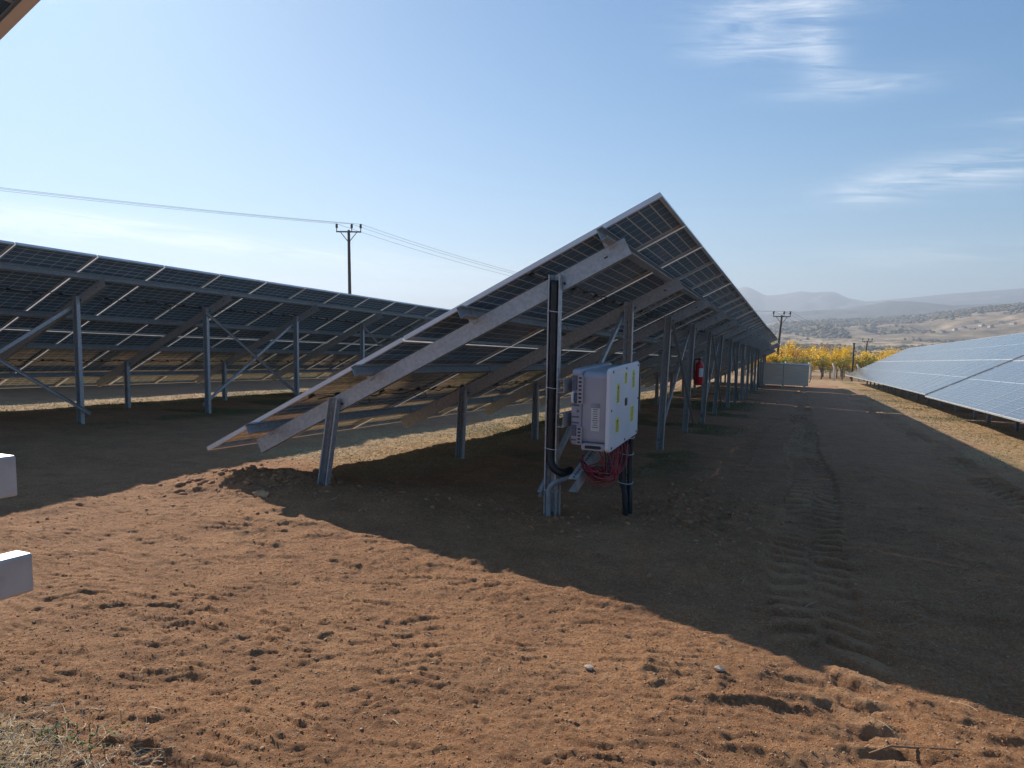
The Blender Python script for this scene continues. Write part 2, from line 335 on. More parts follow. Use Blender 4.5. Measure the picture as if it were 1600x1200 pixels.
# ground material
def ground_mat():
    m = mat('reddish_field_soil', (.2,.1,.06), .95, 0, .25); t = m.node_tree; NN = t.nodes; LL = t.links; b = NN['Principled BSDF']
    mm = lambda *a: M_(*a, N=NN, L=LL)
    tcn = NN.new('ShaderNodeTexCoord'); P = tcn.outputs['Object']
    def noise(sc, det=6, ro=.6, dist=0):
        n = NN.new('ShaderNodeTexNoise'); n.inputs['Scale'].default_value = sc; n.inputs['Detail'].default_value = det; n.inputs['Roughness'].default_value = ro; n.inputs['Distortion'].default_value = dist
        LL.new(P, n.inputs['Vector']); return n.outputs[0]
    def ramp(v, *st):
        r = NN.new('ShaderNodeValToRGB'); e = r.color_ramp.elements
        e[0].position, e[0].color = st[0][0], (*st[0][1], 1); e[1].position, e[1].color = st[-1][0], (*st[-1][1], 1)
        for p_, c_ in st[1:-1]:
            q = e.new(p_); q.color = (*c_, 1)
        LL.new(v, r.inputs[0]); return r.outputs[0]
    def mix(f, a, c, bt='MIX'):
        n = NN.new('ShaderNodeMixRGB'); n.blend_type = bt
        for i, v in enumerate((f, a, c)):
            if isinstance(v, (int, float)): n.inputs[i].default_value = v
            elif isinstance(v, tuple): n.inputs[i].default_value = (*v, 1)
            else: LL.new(v, n.inputs[i])
        return n.outputs[0]
    soil = ramp(noise(1.3, 8, .65), (.3, (.38,.158,.068)), (.5, (.55,.250,.108)), (.7, (.64,.33,.158)))
    soil = mix(.6, soil, ramp(noise(70, 6, .85), (.34, (.19,.081,.037)), (.5, (.46,.222,.098)), (.64, (.80,.53,.31))))
    vo = NN.new('ShaderNodeTexVoronoi'); vo.inputs['Scale'].default_value = 75; LL.new(P, vo.inputs['Vector'])
    sep = NN.new('ShaderNodeSeparateColor'); LL.new(vo.outputs['Color'], sep.inputs[0])
    grit = mm('MULTIPLY', mm('GREATER_THAN', sep.outputs[0], .9), mm('LESS_THAN', vo.outputs['Distance'], .35))
    soil = mix(mm('MULTIPLY', grit, .55), soil, (.62,.46,.32))
    soil = mix(mm('MULTIPLY', ramp(noise(3.2, 7, .75), (.40, (0,0,0)), (.60, (1,1,1))), .42), soil, (.22,.105,.055))
    soil = mix(mm('MULTIPLY', ramp(noise(11, 6, .8), (.52, (0,0,0)), (.66, (1,1,1))), .35), soil, (.62,.37,.20))
    # drier, greyer soil farther down the aisle
    sy = NN.new('ShaderNodeSeparateXYZ'); LL.new(P, sy.inputs[0])
    dry = NN.new('ShaderNodeMapRange'); dry.inputs[1].default_value = 7; dry.inputs[2].default_value = 24; LL.new(mm('ADD', sy.outputs[1], mm('MULTIPLY', noise(.5, 4), 6)), dry.inputs[0])
    soil = mix(mm('MULTIPLY', dry.outputs[0], .6), soil, ramp(noise(6, 8, .7), (.32, (.32,.155,.09)), (.68, (.60,.34,.21))))
    ap = NN.new('ShaderNodeAttribute'); ap.attribute_name = 'pressed'; soil = mix(mm('MULTIPLY', ap.outputs['Fac'], .6), soil, (.66,.38,.20))
    at = NN.new('ShaderNodeAttribute'); at.attribute_name = 'straw'
    sm = mm('MULTIPLY', at.outputs['Fac'], mm('MULTIPLY_ADD', noise(9, 6, .7), 1.6, -.15))
    soil = mix(mm('MINIMUM', mm('MAXIMUM', sm, 0.0), .72), soil, ramp(noise(26, 6, .75), (.3, (.25,.16,.08)), (.5, (.56,.39,.19)), (.7, (.78,.60,.35))))
    ag = NN.new('ShaderNodeAttribute'); ag.attribute_name = 'green'
    gm = mm('MULTIPLY', ag.outputs['Fac'], mm('MULTIPLY_ADD', noise(14, 5, .7), 1.5, -.1))
    soil = mix(mm('MINIMUM', mm('MAXIMUM', gm, 0.0), .85), soil, ramp(noise(40, 4, .7), (.3, (.035,.05,.015)), (.7, (.12,.13,.045))))
    # beyond the site: dry plain with scrub
    af = NN.new('ShaderNodeAttribute'); af.attribute_name = 'far'
    sc1 = NN.new('ShaderNodeMapping'); sc1.inputs['Scale'].default_value = (1, .30, 1); LL.new(P, sc1.inputs[0])
    n1 = NN.new('ShaderNodeTexNoise'); n1.inputs['Scale'].default_value = .022; n1.inputs['Detail'].default_value = 10; n1.inputs['Roughness'].default_value = .78; LL.new(sc1.outputs[0], n1.inputs['Vector'])
    plain = ramp(n1.outputs[0], (.38, (.07,.06,.035)), (.45, (.22,.155,.09)), (.51, (.46,.32,.18)), (.64, (.62,.45,.27)))
    v2 = NN.new('ShaderNodeTexVoronoi'); v2.inputs['Scale'].default_value = .07; LL.new(P, v2.inputs['Vector'])
    bush = mm('LESS_THAN', v2.outputs['Distance'], mm('MULTIPLY', noise(.02, 4), .75))
    plain = mix(mm('MULTIPLY', bush, .8), plain, (.045,.048,.03))
    soil = mix(af.outputs['Fac'], soil, plain)
    LL.new(soil, b.inputs['Base Color'])
    hb = mm('ADD', mm('ADD', mm('MULTIPLY', noise(16, 7, .75), .05), mm('MULTIPLY', noise(60, 7, .8), .028)), mm('MULTIPLY', noise(260, 3, .7), .004))
    bp = NN.new('ShaderNodeBump'); bp.inputs['Strength'].default_value = .9; bp.inputs['Distance'].default_value = 1.0; LL.new(hb, bp.inputs['Height']); LL.new(bp.outputs[0], b.inputs['Normal'])
    return m
GROUND = ground_mat()
tag(grid_mesh('ground', GX, GY, GZ, [GROUND], dict(pressed=pressed_mask(GX, GY), straw=straw_mask(GX, GY), green=green_mask(GX, GY), far=sstep(95, 150, np.hypot(GX, GY)))), kind='structure')

# hills and mountains: ridges with real distance and depth
def az_el_interp(pts, a):
    p = np.array(pts); return np.interp(a, p[:, 0], p[:, 1])
RIDGE = {}
def ridge(name, pts, D, depth, foot, mtl, rough_amp, seed, a0=-75, a1=45, foldw=1.0):
    A = np.radians(np.linspace(a0, a1, 560)); Rr = np.linspace(-1, 1, 60)
    AA, RR = np.meshgrid(A, Rr); dist = D*(1+depth*RR)
    sky_ = np.tan(np.radians(az_el_interp(pts, np.degrees(AA))))*D
    x = np.sin(AA)*dist; y = np.cos(AA)*dist
    prof = np.cos(RR*np.pi/2)**1.15
    s = D*.10*foldw
    fold = fbm(x/s, y/s, 5, seed, .55)
    z = foot + (sky_-foot)*prof + rough_amp*fold*(sstep(0, .55, np.abs(RR))*.9+.1)*(prof**.5)
    z = z - (prof < .02)*20
    RIDGE[name] = (x, y, z)
    return tag(grid_mesh(name, x, y, z, [mtl]), kind='structure')
def hillmat(name, c1, c2, c3, sc):
    m = noisy(name, c1, c3, sc, .95, 0, 12, lo=.38, hi=.62); r = [n for n in m.node_tree.nodes if n.type == 'VALTORGB'][0]
    e = r.color_ramp.elements.new(.5); e.color = (*c2, 1)
    [n for n in m.node_tree.nodes if n.type == 'TEX_NOISE'][0].inputs['Roughness'].default_value = .8
    return m
near = [(-75, -1.2), (-20, -1.1), (-2.6, -.91), (-1.27, -.40), (1.78, -.11), (5.52, .10), (8.25, .37), (10.1, .69), (12.24, .93), (13.61, 1.11), (25, 1.6), (45, 1.2)]
mid = [(-75, -.2), (-30, -.3), (-8, .0), (-4.03, .17), (-1.3, .22), (1.32, .58), (3.01, .70), (4.65, 1.04), (5.85, 1.32), (7.03, 1.32), (8.2, 1.24), (9.71, 1.08), (12.22, 1.22), (14.5, 1.05), (45, .8)]
farp = [(-75, .2), (-30, .1), (-14, .3), (-6.89, 1.2), (-3.9, 2.24), (-3.43, 2.10), (-2.5, 1.63), (-1.6, 1.73), (-.06, 2.02), (.81, 1.93), (2.23, 1.94), (3.17, 1.57), (4.43, 1.35), (6.23, 1.54), (8.54, 1.77), (11.11, 1.94), (12.51, 2.06), (14, 2.2), (30, 2.0), (45, 1.5)]
HM1 = hillmat('scrubby_brown_hill', (.06,.05,.03), (.24,.165,.095), (.50,.36,.21), .02)
HM2 = hillmat('dark_wooded_ridge', (.035,.04,.035), (.07,.07,.055), (.13,.11,.085), .006)
HM3 = hillmat('bare_far_mountain', (.06,.06,.055), (.10,.10,.085), (.16,.14,.115), .003)
ridge('hills', near, 1900, .42, -30, HM1, 26, 100)
ridge('wooded_hills', mid, 3300, .22, -40, HM2, 70, 110)
ridge('mountains', farp, 5200, .22, -60, HM3, 150, 120)

# ------------------------------------------------------------------ solar tables
TAU = .484331501; SA = math.atan(SL)
D1 = Vector((0, math.cos(SA), -math.sin(SA)))
D2 = Vector((math.cos(TAU), math.sin(TAU)*math.sin(SA), math.sin(TAU)*math.cos(SA)))
NR = D2.cross(D1)
if NR.z < 0: NR = -NR
NR.normalize()
TOTAL = 2*ML+GAP
XH = Vector((1,0,0)); YH = Vector((0,1,0)); ZH = Vector((0,0,1))
# one module, its middle at the origin of its top plane, x along the row, y up the tilt
def module_meshes():
    a = MB(); hx, hy = MW/2-.002, ML/2-.002
    a.add([(-hx,-hy,-.003),(hx,-hy,-.003),(hx,hy,-.003),(-hx,hy,-.003),(-hx,-hy,-.008),(hx,-hy,-.008),(hx,hy,-.008),(-hx,hy,-.008)], [(0,1,2,3)], 0)
    k = len(a.v)-8
    a.f.append((7,6,5,4)); a.mi.append(1); a.sm.append(False)
    g = a.build('solar_panel', [CELLF, CELLB])
    f = MB(); H = .035; t = .003
    prof = [(0,0),(0,-H),(.028,-H),(.028,-H+.002),(t,-H+.002),(t,-.009),(.013,-.009),(.013,0)]   # outer wall, lower lip, upper lip
    hx, hy = MW/2, ML/2
    def side(A, B, inn):
        f.extrude(prof, A, B, inn, ZH)
    side((-hx,-hy,0), (-hx,hy,0), XH); side((hx,hy,0), (hx,-hy,0), -XH)
    side((-hx+.028,-hy,0), (hx-.028,-hy,0), YH); side((hx-.028,hy,0), (-hx+.028,hy,0), -YH)
    for sx in (-1, 1):
        for sy in (-1, 1): f.box((sx*(hx-.0165), sy*(hy-.0015), -.0175), .023, .003, .034)
    fr = f.build('frame', ALU, g)
    j = MB()
    for x in (-.38, 0, .38): j.bevbox((x, 0, -.014), .055, .04, .013, .006, 2)
    for s_ in (-1, 1):
        if s_ < 0: p = smooth_path([(-.38,.0,-.02), (-.42,.03,-.06), (-.40,.05,-.13), (-.33,.04,-.15), (-.28,.0,-.10), (-.20,0,-.022), (-.05,0,-.014), (.15,0,-.016), (.37,0,-.014)], 5)
        else: p = smooth_path([(.38,0,-.02), (.44,-.01,-.035), (.50,.0,-.045), (.56,0,-.055)], 5)
        j.tube(p, .0035, 5)
    jb = j.build('junction_box', BLACKP, g)
    return g, fr, jb
mod, modf, modj = module_meshes()
first_module = [True]
def Cprof(w, d, t=.004, lip=0.0):
    """channel: web along x (width w) at y=0, flanges to y=d, open towards +y"""
    h = w/2
    if not lip: return [(-h,0),(h,0),(h,d),(h-t,d),(h-t,t),(-h+t,t),(-h+t,d),(-h,d)]
    return [(-h,0),(h,0),(h,d),(h-lip,d),(h-lip,d-t),(h-t,d-t),(h-t,t),(-h+t,t),(-h+t,d-t),(-h+lip,d-t),(-h+lip,d),(-h,d)]
def sigma(w, d, t=.004):
    h = w/2
    o = [(-h,0),(-h*.45,0),(-h*.3,.014),(h*.3,.014),(h*.45,0),(h,0),(h,-d),(h-.011,-d),(h-.011,-d+t),(h-t,-d+t),(h-t,-t)]
    i = [(h*.45,-t),(h*.3,.014-t),(-h*.3,.014-t),(-h*.45,-t),(-h+t,-t),(-h+t,-d+t),(-h+.011,-d+t),(-h+.011,-d),(-h,-d)]
    return o+i
PUR = (.62, 1.80, 2.86, 4.08)
def array(name_label, X0, Y0, w0, n, rafters, braces, lean={}, wires=True, jbs=True, first_brace_single=False, group='ground mounted solar tables standing in rows'):
    """X0 = foot edge X, Y0 = near end, w0 = height of the foot edge over the site plane datum"""
    O = Vector((X0, Y0, w0 - SL*Y0)); zb = gh(X0+2.2, Y0)
    t = empty('solar_array', (X0+2.2, Y0, zb)); tag(t, name_label, 'solar array', group)
    E = Vector(t.location)
    def P(a, b, n_=0): return O + D2*a + D1*b - NR*n_ - E
    rot = Matrix((D1, D2, NR)).transposed()          # columns: x along row, y up tilt, z = normal
    if rot.determinant() < 0: rot = Matrix((-D1, D2, NR)).transposed()
    for k in range(n):
        for r in range(2):
            if first_module[0]:
                g, f, j = mod, modf, modj; first_module[0] = False
                g.parent = t
            else:
                g = link_copy(mod, t); f = link_copy(modf, g); j = link_copy(modj, g) if jbs else None
            mw = rot.to_4x4(); mw.translation = P(ML/2 + r*(ML+GAP), k*PITCH+MW/2) + D1*random.uniform(-.002,.002) + NR*random.uniform(-.002, .002)
            g.matrix_local = mw
    ln = n*PITCH-GAP
    for a in PUR:
        q = MB(); lo = -.10 if a > 1 else -.14
        # lipped channel lying on the rafters, open side uphill
        q.extrude(Cprof(.088, .05, .003, .012), P(a, lo, .036+.044), P(a, ln+.08, .036+.044), -NR, D2)
        q.build('purlin', GALV, t)
    for rb in rafters:
        q = MB()
        q.extrude(Cprof(.132, .05, .004), P(.44, rb, .126+.066), P(4.20, rb, .126+.066), -NR, D1)
        q.box(P(4.02, rb, .126+.066)-D1*.001, .03, .004, .012, 1, (D2, D1, NR))
        if wires:
            for a in PUR:
                q.box(P(a-.012, rb-.004, .085), .05, .006, .085, 0, (D2, D1, NR))
                for s_ in (-.012, .014): q.box(P(a+s_, rb-.009, .15), .012, .008, .012, 0, (D2, D1, NR))
            for a in (1.40, 3.62):
                for s_ in (-.09, .09): q.box(P(a+s_*.4, rb-.006, .19+s_*.3), .016, .012, .016, 1, (D2, D1, NR))
        q.build('rafter', [GALV, BLACKP], t)
    tops = []
    for i, rb in enumerate(rafters):
        for a, nm in ((1.40, 'front_post'), (3.62, 'rear_post')):
            T = P(a, rb-.012, .15 if a > 2 else .17); q = MB()
            X = T.x; Y = T.y; zg = gh(E.x+X, E.y+Y) - E.z
            dx = lean.get((nm, i), 0.0)*1.25; q.extrude(sigma(.095, .058), (X+dx, Y, zg-.25), (X, Y, T.z+.02), XH, YH)
            q.build(nm, GALV, t)
            if a > 2: tops.append((Vector((X, Y, T.z)), zg))
    for (i, dn) in braces:      # dn: 1 = from top of i to foot of i+1, -1 = from foot of i to top of i+1
        if i+1 >= len(tops): continue
        (A, za), (B, zb_) = tops[i], tops[i+1]; off = .055 if dn > 0 else -.055
        p1 = Vector((A.x+off, A.y, A.z-.12 if dn > 0 else za+.20)); p2 = Vector((B.x+off, B.y, zb_+.20 if dn > 0 else B.z-.12))
        q = MB(); d = (p2-p1).normalized(); p1 = p1-d*.10; p2 = p2+d*.10
        q.extrude(Cprof(.048, .03*(1 if off > 0 else -1), .003) if off > 0 else [(x_, -y_) for x_, y_ in Cprof(.048, .03, .003)][::-1], p1, p2, d.cross(XH).normalized(), XH)
        q.build('brace', GALV, t)
    if wires:
        for a, nn in ((ML/2+.10, .06), (ML*1.5+GAP+.08, .06)):
            q = MB(); pts = []
            for k in range(int(ln/.19)):
                b = .1+k*.19; pts.append(P(a + random.uniform(-.018,.018), b, nn + random.uniform(-.014, .03)))
            q.tube(pts, .006, 5); q.build('string_cable', BLACKP, t)
    return t, P, tops, E
XB = lambda k, n: [i for i in range(0, n) ]
def rl(b0, ln, sp=2.56):
    r = []; b = b0
    while b < ln-.05: r.append(b); b += sp
    return r
XX = lambda idx: [(i, s) for i in idx for s in (1, -1)]
# main row, first table
ma = array('big solar table in the middle, near end towards the camera, inverter hung on it', -4.997, 4.99, -.978, 18, rl(.14, 20.7, 2.56), [(0, -1)] + XX((2, 4, 6)), {('front_post', 0): -.13, ('front_post', 1): -.04, ('rear_post', 2): -.05, ('rear_post', 3): -.06, ('rear_post', 4): -.06, ('rear_post', 5): -.08})
mb_ = array('middle part of the central solar row, second table behind the white inverter table', -4.997, 25.90, -.95, 11, rl(.2, 12.6, 2.56), XX((1, 3)), jbs=False)
mc = array('short last solar table at the far end of the central row, beside the crate', -4.997, 38.75, -1.12, 6, rl(.2, 6.9, 2.56), XX((1,)), jbs=False, wires=False)
# row to the left
la = array('long solar table seen from behind across the left side, crossed braces on its posts', -13.331, 6.088-2*PITCH, -.977, 29, rl(2*PITCH-1.08, 33.4, 2.53), XX((0, 2, 4, 6, 8, 10)))
# rows farther left, seen under and between
lb = array('solar table one row behind the left table, seen under it as short posts', -21.66, 7, -1.02, 24, rl(.4, 27, 2.56), XX((1, 3, 5)), jbs=False, wires=False)
lc = array('farthest left solar table, glimpsed beneath the other two on the left', -29.99, 12, -1.02, 20, rl(.4, 23, 2.56), [], jbs=False, wires=False)
# row to the right
ra = array('blue solar table at the right edge of the photo, glass side up, near the camera', 3.36, 22.80-19*PITCH, -.78, 19, rl(.3, 21.8, 2.56), XX((1, 3, 5)), jbs=False, wires=False)
rb = array('blue solar table at right beyond the dark gap in the row, reaching to the fence', 3.40, 23.02, -.74, 31, rl(.3, 35.6, 2.56), XX((1, 3, 5, 7)), jbs=False, wires=False)
# the table beside the camera
na = array('solar table beside the camera, only its frame corner showing at the top left', -4.997, 1.09-8*PITCH+GAP, -.978, 8, [r for r in rl(-.08, 9.1, 2.56)], [], wires=False)

# ------------------------------------------------------------------ inverter mounting rails
def rail(x, y0, y1, z, label, h=.09, d=.05, slope=0.0, sag=0):
    q = MB()
    if y0 < 0:      # closed box section beside the camera
        q.bevbox((x-d/2, (y0+y1)/2, z), d, y1-y0, h, .006, 1, 4, e=.001); q.v = [(a, b, c + slope*(y1-b)) for a, b, c in q.v]
    else: q.extrude(Cprof(h, d, .004), (x, y0, z+slope*(y1-y0)), (x, y1, z), Vector((0,0,1)), Vector((-1,0,0)))
    o = q.build('mounting_rail', GALVB); tag(o, label, 'rail', 'inverter mounting rails'); return o
# centre the mesh on its own place
def recenter(o):
    me = o.data; n = len(me.vertices); a = np.empty(n*3); me.vertices.foreach_get('co', a); a = a.reshape(-1, 3)
    c = (a.min(0)+a.max(0))/2; c[2] = a[:, 2].min(); a -= c; me.vertices.foreach_set('co', a.ravel()); o.location = Vector(c) + Vector(o.location) if False else Vector(c); me.update()
    return o
recenter(rail(-1.60, -.95, 1.047, -.378, 'upper of two bright metal rails poking in at the left edge of the photo', .092, .055, SL))
recenter(rail(-1.60, -.95, 1.072, -.608, 'lower of two bright metal rails poking in at the left edge of the photo', .09, .055, SL))
recenter(rail(-1.535, 4.86, 7.35, -.655, 'upper grey rail behind the white inverter, fixed to the two nearest rear posts', .10, .05, SL))
recenter(rail(-1.535, 4.86, 7.35, -.905, 'lower grey rail behind the white inverter, just above the cable tray', .10, .05, SL))

# ------------------------------------------------------------------ inverter (level box, cover facing +X)
INV = Vector((-1.36, 5.345, -.99)); inv = empty('inverter', INV); tag(inv, 'white and grey string inverter box with yellow warning stickers, mounted on the solar table', 'inverter')
def P3(x, y, z): return Vector((x, y, z)) - INV
q = MB(); q.bevbox(P3(-1.325, 5.35, -.665), .19, .86, .52, .05, 0, 6, e=.012); q.build('housing', GREYC, inv)
q = MB(); q.bevbox(P3(-1.212, 5.345, -.672), .034, .95, .60, .035, 0, 6, e=.007); cov = q.build('cover', WHITEP, inv)
q = MB(); q.bevbox(P3(-1.455, 5.35, -.665), .075, .88, .55, .03, 0, 5, e=.008); bk = q.build('heat_sink', GREYC, inv)
q = MB()
for z in np.linspace(-.44, -.90, 12): q.box(P3(-1.46, 5.35, z), .055, .886, .012)
q.build('cooling_fin', DARKC, bk)
# vent plates on the near end
def vent(z0, z1, nslot, x0=-1.425, w=.04):
    q = MB(); q.bevbox(P3(x0, 4.903, (z0+z1)/2), w, .016, abs(z1-z0), .006, 1, 3); p = q.build('vent_plate', GREYC, inv)
    s = MB()
    for k in range(nslot): s.box(P3(x0, 4.894, z0 + (z1-z0)*(k+.7)/(nslot+.4)), w*.5, .004, .012)
    s.build('slot', BLACKP, p)
vent(-.43, -.64, 7); vent(-.80, -.93, 5)
q = MB(); q.box(P3(-1.469, 4.905, -.49), .032, .01, .10, 1); q.box(P3(-1.469, 4.905, -.60), .03, .01, .07, 1); q.box(P3(-1.467, 4.905, -.83), .034, .01, .08, 1)
q.box(P3(-1.467, 4.903, -.69), .04, .012, .03, 0); q.build('fan_grille', [GREYC, DARKC], inv)
q = MB(); q.tube(smooth_path([P3(-1.475, 4.90, -.555), P3(-1.475, 4.875, -.56), P3(-1.475, 4.875, -.62), P3(-1.475, 4.90, -.625)], 5), .009, 8); q.build('handle', WHITEP, inv)
q = MB(); q.bevbox(P3(-1.318, 4.91, -.94), .17, .05, .045, .012, 1, 4, 0); q.bevbox(P3(-1.318, 4.884, -.94), .12, .006, .022, .010, 1, 5, 1); q.build('lower_handle', [GREYC, BLACKP], inv)
# stickers on the cover (yellow) and the type plate on the end
fx = -1.1945
def sticker(y, z, w, h, lines, tri=False, par=cov):
    q = MB(); q.box(P3(fx, y, z), .0012, w, h, 0)
    yy = z + h*.5
    if tri: q.add([P3(fx+.0016, y-w*.28, z+h*.22), P3(fx+.0016, y+w*.28, z+h*.22), P3(fx+.0016, y, z+h*.42)], [(0,1,2)], 1)
    top = .12 if tri else .38
    for k in range(lines):
        zz = z + h*(top - k*(top+.40)/max(1, lines-1)); ww = w*random.uniform(.45, .75)
        q.box(P3(fx+.0010, y+random.uniform(-.003,.003), zz), .0012, ww, h*.035, 1)
    q.build('warning_sticker', [YEL, INK], par)
sticker(5.09, -.565, .085, .145, 7, True); sticker(5.33, -.47, .075, .085, 4, True); sticker(5.60, -.50, .085, .14, 7, True)
sticker(5.09, -.80, .105, .105, 5, True); sticker(5.58, -.775, .115, .12, 6)
q = MB(); q.bevbox(P3(-1.1935, 5.355, -.655), .006, .07, .06, .016, 0, 5); q.build('status_window', GLASSD, cov)
q = MB()
for y in (4.93, 5.345, 5.76):
    for z in (-.40, -.944): q.bevbox(P3(-1.194, y, z), .006, .018, .018, .0085, 0, 4)
for y in (4.905, 5.785): q.bevbox(P3(-1.194, y, -.672), .006, .015, .015, .007, 0, 4)
q.build('cover_screw', INK, cov)
q = MB(); q.box(P3(-1.315, 4.918, -.745), .062, .0012, .165, 0); q.box(P3(-1.315, 4.918, -.645), .066, .0012, .035, 2)
for k in range(9): q.box(P3(-1.315, 4.917, -.672-k*.016), random.uniform(.03,.05), .0012, .0045, 1)
q.build('type_plate', [WHT, INK, GREYP], inv)
q = MB()
for k in range(14): q.tube([P3(-1.33 + .05*(k % 2), 5.05+k*.045, -.93), P3(-1.33 + .05*(k % 2), 5.05+k*.045, -.965)], .012, 8)
q.build('cable_gland', BLACKP, inv)

# ------------------------------------------------------------------ cabling below the inverter
cb_ = empty('cable_bundle', (-1.30, 5.4, -1.2)); tag(cb_, 'bundle of red and black solar cables hanging in loops under the inverter', 'cables'); CBL = Vector(cb_.location)
random.seed(11)
reds = MB(); blacks = MB()
def cable(mb, k, dz, ysp):
    y0 = 5.05 + k*.042; x0 = -1.33+.05*(k % 2)
    lowy = 5.05+random.uniform(-.05,.25); lowz = -1.21 - dz + random.uniform(-.03,.03)
    pts = [(x0, y0, -.96), (x0+.02+random.uniform(0,.03), y0+random.uniform(0,.03), -1.05), (x0+.04+random.uniform(-.02,.03), (y0*.7+lowy*.3), (-1.05+lowz)/2-.03),
           (x0+.03, lowy+.12, lowz), (x0-.02, lowy-.08, lowz+.03+random.uniform(-.01,.02)), (-1.40, 4.97+random.uniform(-.03,.04), -1.10+random.uniform(-.02,.02)), (-1.44, 5.02+random.uniform(0,.05), -1.06+random.uniform(-.02,.01)), (-1.46, 5.18, -1.06)]
    mb.tube([Vector(p)-CBL for p in smooth_path(pts, 7)], .0048, 6)
for k in range(16): cable(reds, k, random.uniform(-.05,.07), 0)
for k in range(7): cable(blacks, 2*k, random.uniform(-.03,.04), 0)
reds.build('red_cable', REDC, cb_); blacks.build('black_cable', BLACKP, cb_)
# perforated tray climbing along the rails
q = MB(); A = Vector((-1.42, 4.86, -1.225)); B = Vector((-1.42, 5.90, -1.01)); d = (B-A).normalized(); up = XH.cross(d).normalized()
if up.z < 0: up = -up
q.extrude([(a_, b_) for a_, b_ in Cprof(.10, .065, .002)], A, B, up, -XH)
for k in range(22): q.box(A + d*(.04+k*.045) - XH*.032 + up*.0505, .022, .012, .002, 1, (d, XH, up))
tag(recenter(q.build('cable_tray', [GALVB, BLACKP])), 'perforated galvanised cable tray rising from the near post to below the inverter', 'cable tray')
# black conduit down the near rear post, sweeping into the tray
T0 = ma[2][0][0] + ma[3]; px, py = T0.x, T0.y
pts = smooth_path([(px-.004, py-.030, T0.z-.02), (px-.004, py-.032, -.4), (px-.004, py-.034, -.9), (px-.002, py-.04, -1.08), (px+.025, py-.055, -1.17), (px+.09, py-.03, -1.215), (px+.14, py+.05, -1.205)], 14)
q = MB(); q.tube(pts, .031, 12, rib=.05); tag(recenter(q.build('conduit', BLACKP)), 'thick black conduit running down the near rear post and bending into the tray', 'conduit', 'conduits at the inverter')
# grey corrugated conduit from the tray into the ground
def dense(pts, step=.007):
    s = smooth_path(pts, 20); out = [s[0]]; acc = 0
    for a, b in zip(s, s[1:]):
        l = (b-a).length; u = 0
        while acc + l-u >= step:
            u += step-acc; acc = 0; out.append(a.lerp(b, u/l))
        acc += l-u
    return out
q = MB(); q.tube(dense([(px+.17, py+.02, -1.235), (px+.11, py-.04, -1.262), (px+.05, py-.085, -1.285), (px+.012, py-.10, -1.33), (px+.008, py-.105, -1.42), (px+.01, py-.105, -1.66)]), .019, 12, rib=.12)
tag(recenter(q.build('corrugated_conduit', GREYP)), 'grey corrugated conduit curving out of the tray into the soil', 'conduit', 'conduits at the inverter')
q = MB(); q.tube(smooth_path([(px+.055, py-.05, -1.30), (px+.055, py-.07, -1.40), (px+.055, py-.07, -1.62)], 6), .012, 10); q.tube(smooth_path([(px+.075, py-.03, -1.30), (px+.08, py-.05, -1.40), (px+.08, py-.05, -1.62)], 6), .009, 8)
tag(recenter(q.build('small_conduit', GREYP)), 'pair of thin grey pipes entering the soil beside the corrugated conduit', 'conduit', 'conduits at the inverter')
q = MB()
for (dx, dy, r) in ((0, 0, .024), (.05, .02, .02), (-.03, .05, .018)):
    q.tube(smooth_path([(-1.27+dx, 5.70+dy, -.95), (-1.28+dx, 5.70+dy, -1.15), (-1.27+dx, 5.68+dy, -1.35), (-1.24+dx*.7, 5.64+dy, -1.46), (-1.22+dx*.6, 5.62+dy, -1.75)], 10), r, 10)
tag(recenter(q.build('conduit_bundle', BLACKP)), 'bundle of black conduits dropping from the far end of the inverter into the soil', 'conduit', 'conduits at the inverter')
q = MB(); q.box((-1.30, 5.93, -.985), .06, .14, .09); tag(recenter(q.build('bracket', GALVB)), 'small grey steel bracket under the far lower corner of the inverter cover', 'bracket')
# cable ties round post and conduit
q = MB()
for z in (.02, -.56, -1.03, -1.36):
    pts = [(px+math.cos(t)*.058, py-.028+math.sin(t)*.045, z+.004*math.sin(t*2)) for t in np.linspace(0, 2*math.pi, 20)]
    q.tube(pts, .0028, 5); q.tube([(px+.05, py-.055, z), (px+.085+random.uniform(-.02,.02), py-.10, z+random.uniform(-.02,.02))], .002, 4)
for z in (-.985, -1.12, -1.36):
    pts = [(-1.255+math.cos(t)*.062, 5.70+math.sin(t)*.062, z+.004*math.sin(t*2)) for t in np.linspace(0, 2*math.pi, 20)]
    q.tube(pts, .0028, 5)
tag(recenter(q.build('cable_tie', TIE)), 'white cable ties strapped round the near post and conduits', 'cable ties')

# ------------------------------------------------------------------ fire extinguisher on the fourth rear post
Tx = ma[2][3][0] + ma[3]; ex = Vector((Tx.x+.14, Tx.y-.02, -1.20)); e = empty('fire_extinguisher', ex); tag(e, 'red fire extinguisher with a white label hanging on a rear post past the inverter', 'fire extinguisher')
q = MB(); prof = [(0,.0),(.055,.0),(.068,.01),(.072,.03),(.072,.33),(.066,.37),(.045,.40),(.022,.415),(.022,.44),(0,.44)]
seg = 20; vs = []; fs = []
for (r, z) in prof:
    for k in range(seg): vs.append((r*math.cos(2*math.pi*k/seg), r*math.sin(2*math.pi*k/seg), z))
for i in range(len(prof)-1):
    for k in range(seg): l = (k+1) % seg; fs.append((i*seg+k, i*seg+l, (i+1)*seg+l, (i+1)*seg+k))
q.add(vs, fs, 0, True); q.build('cylinder', REDE, e)
q = MB(); q.bevbox((0,0,.455), .04, .04, .03, .008, 2); q.box((.0,-.045,.475), .018, .12, .008); q.box((.0,-.05,.50), .018, .13, .006); q.build('valve', BLACKP, e)
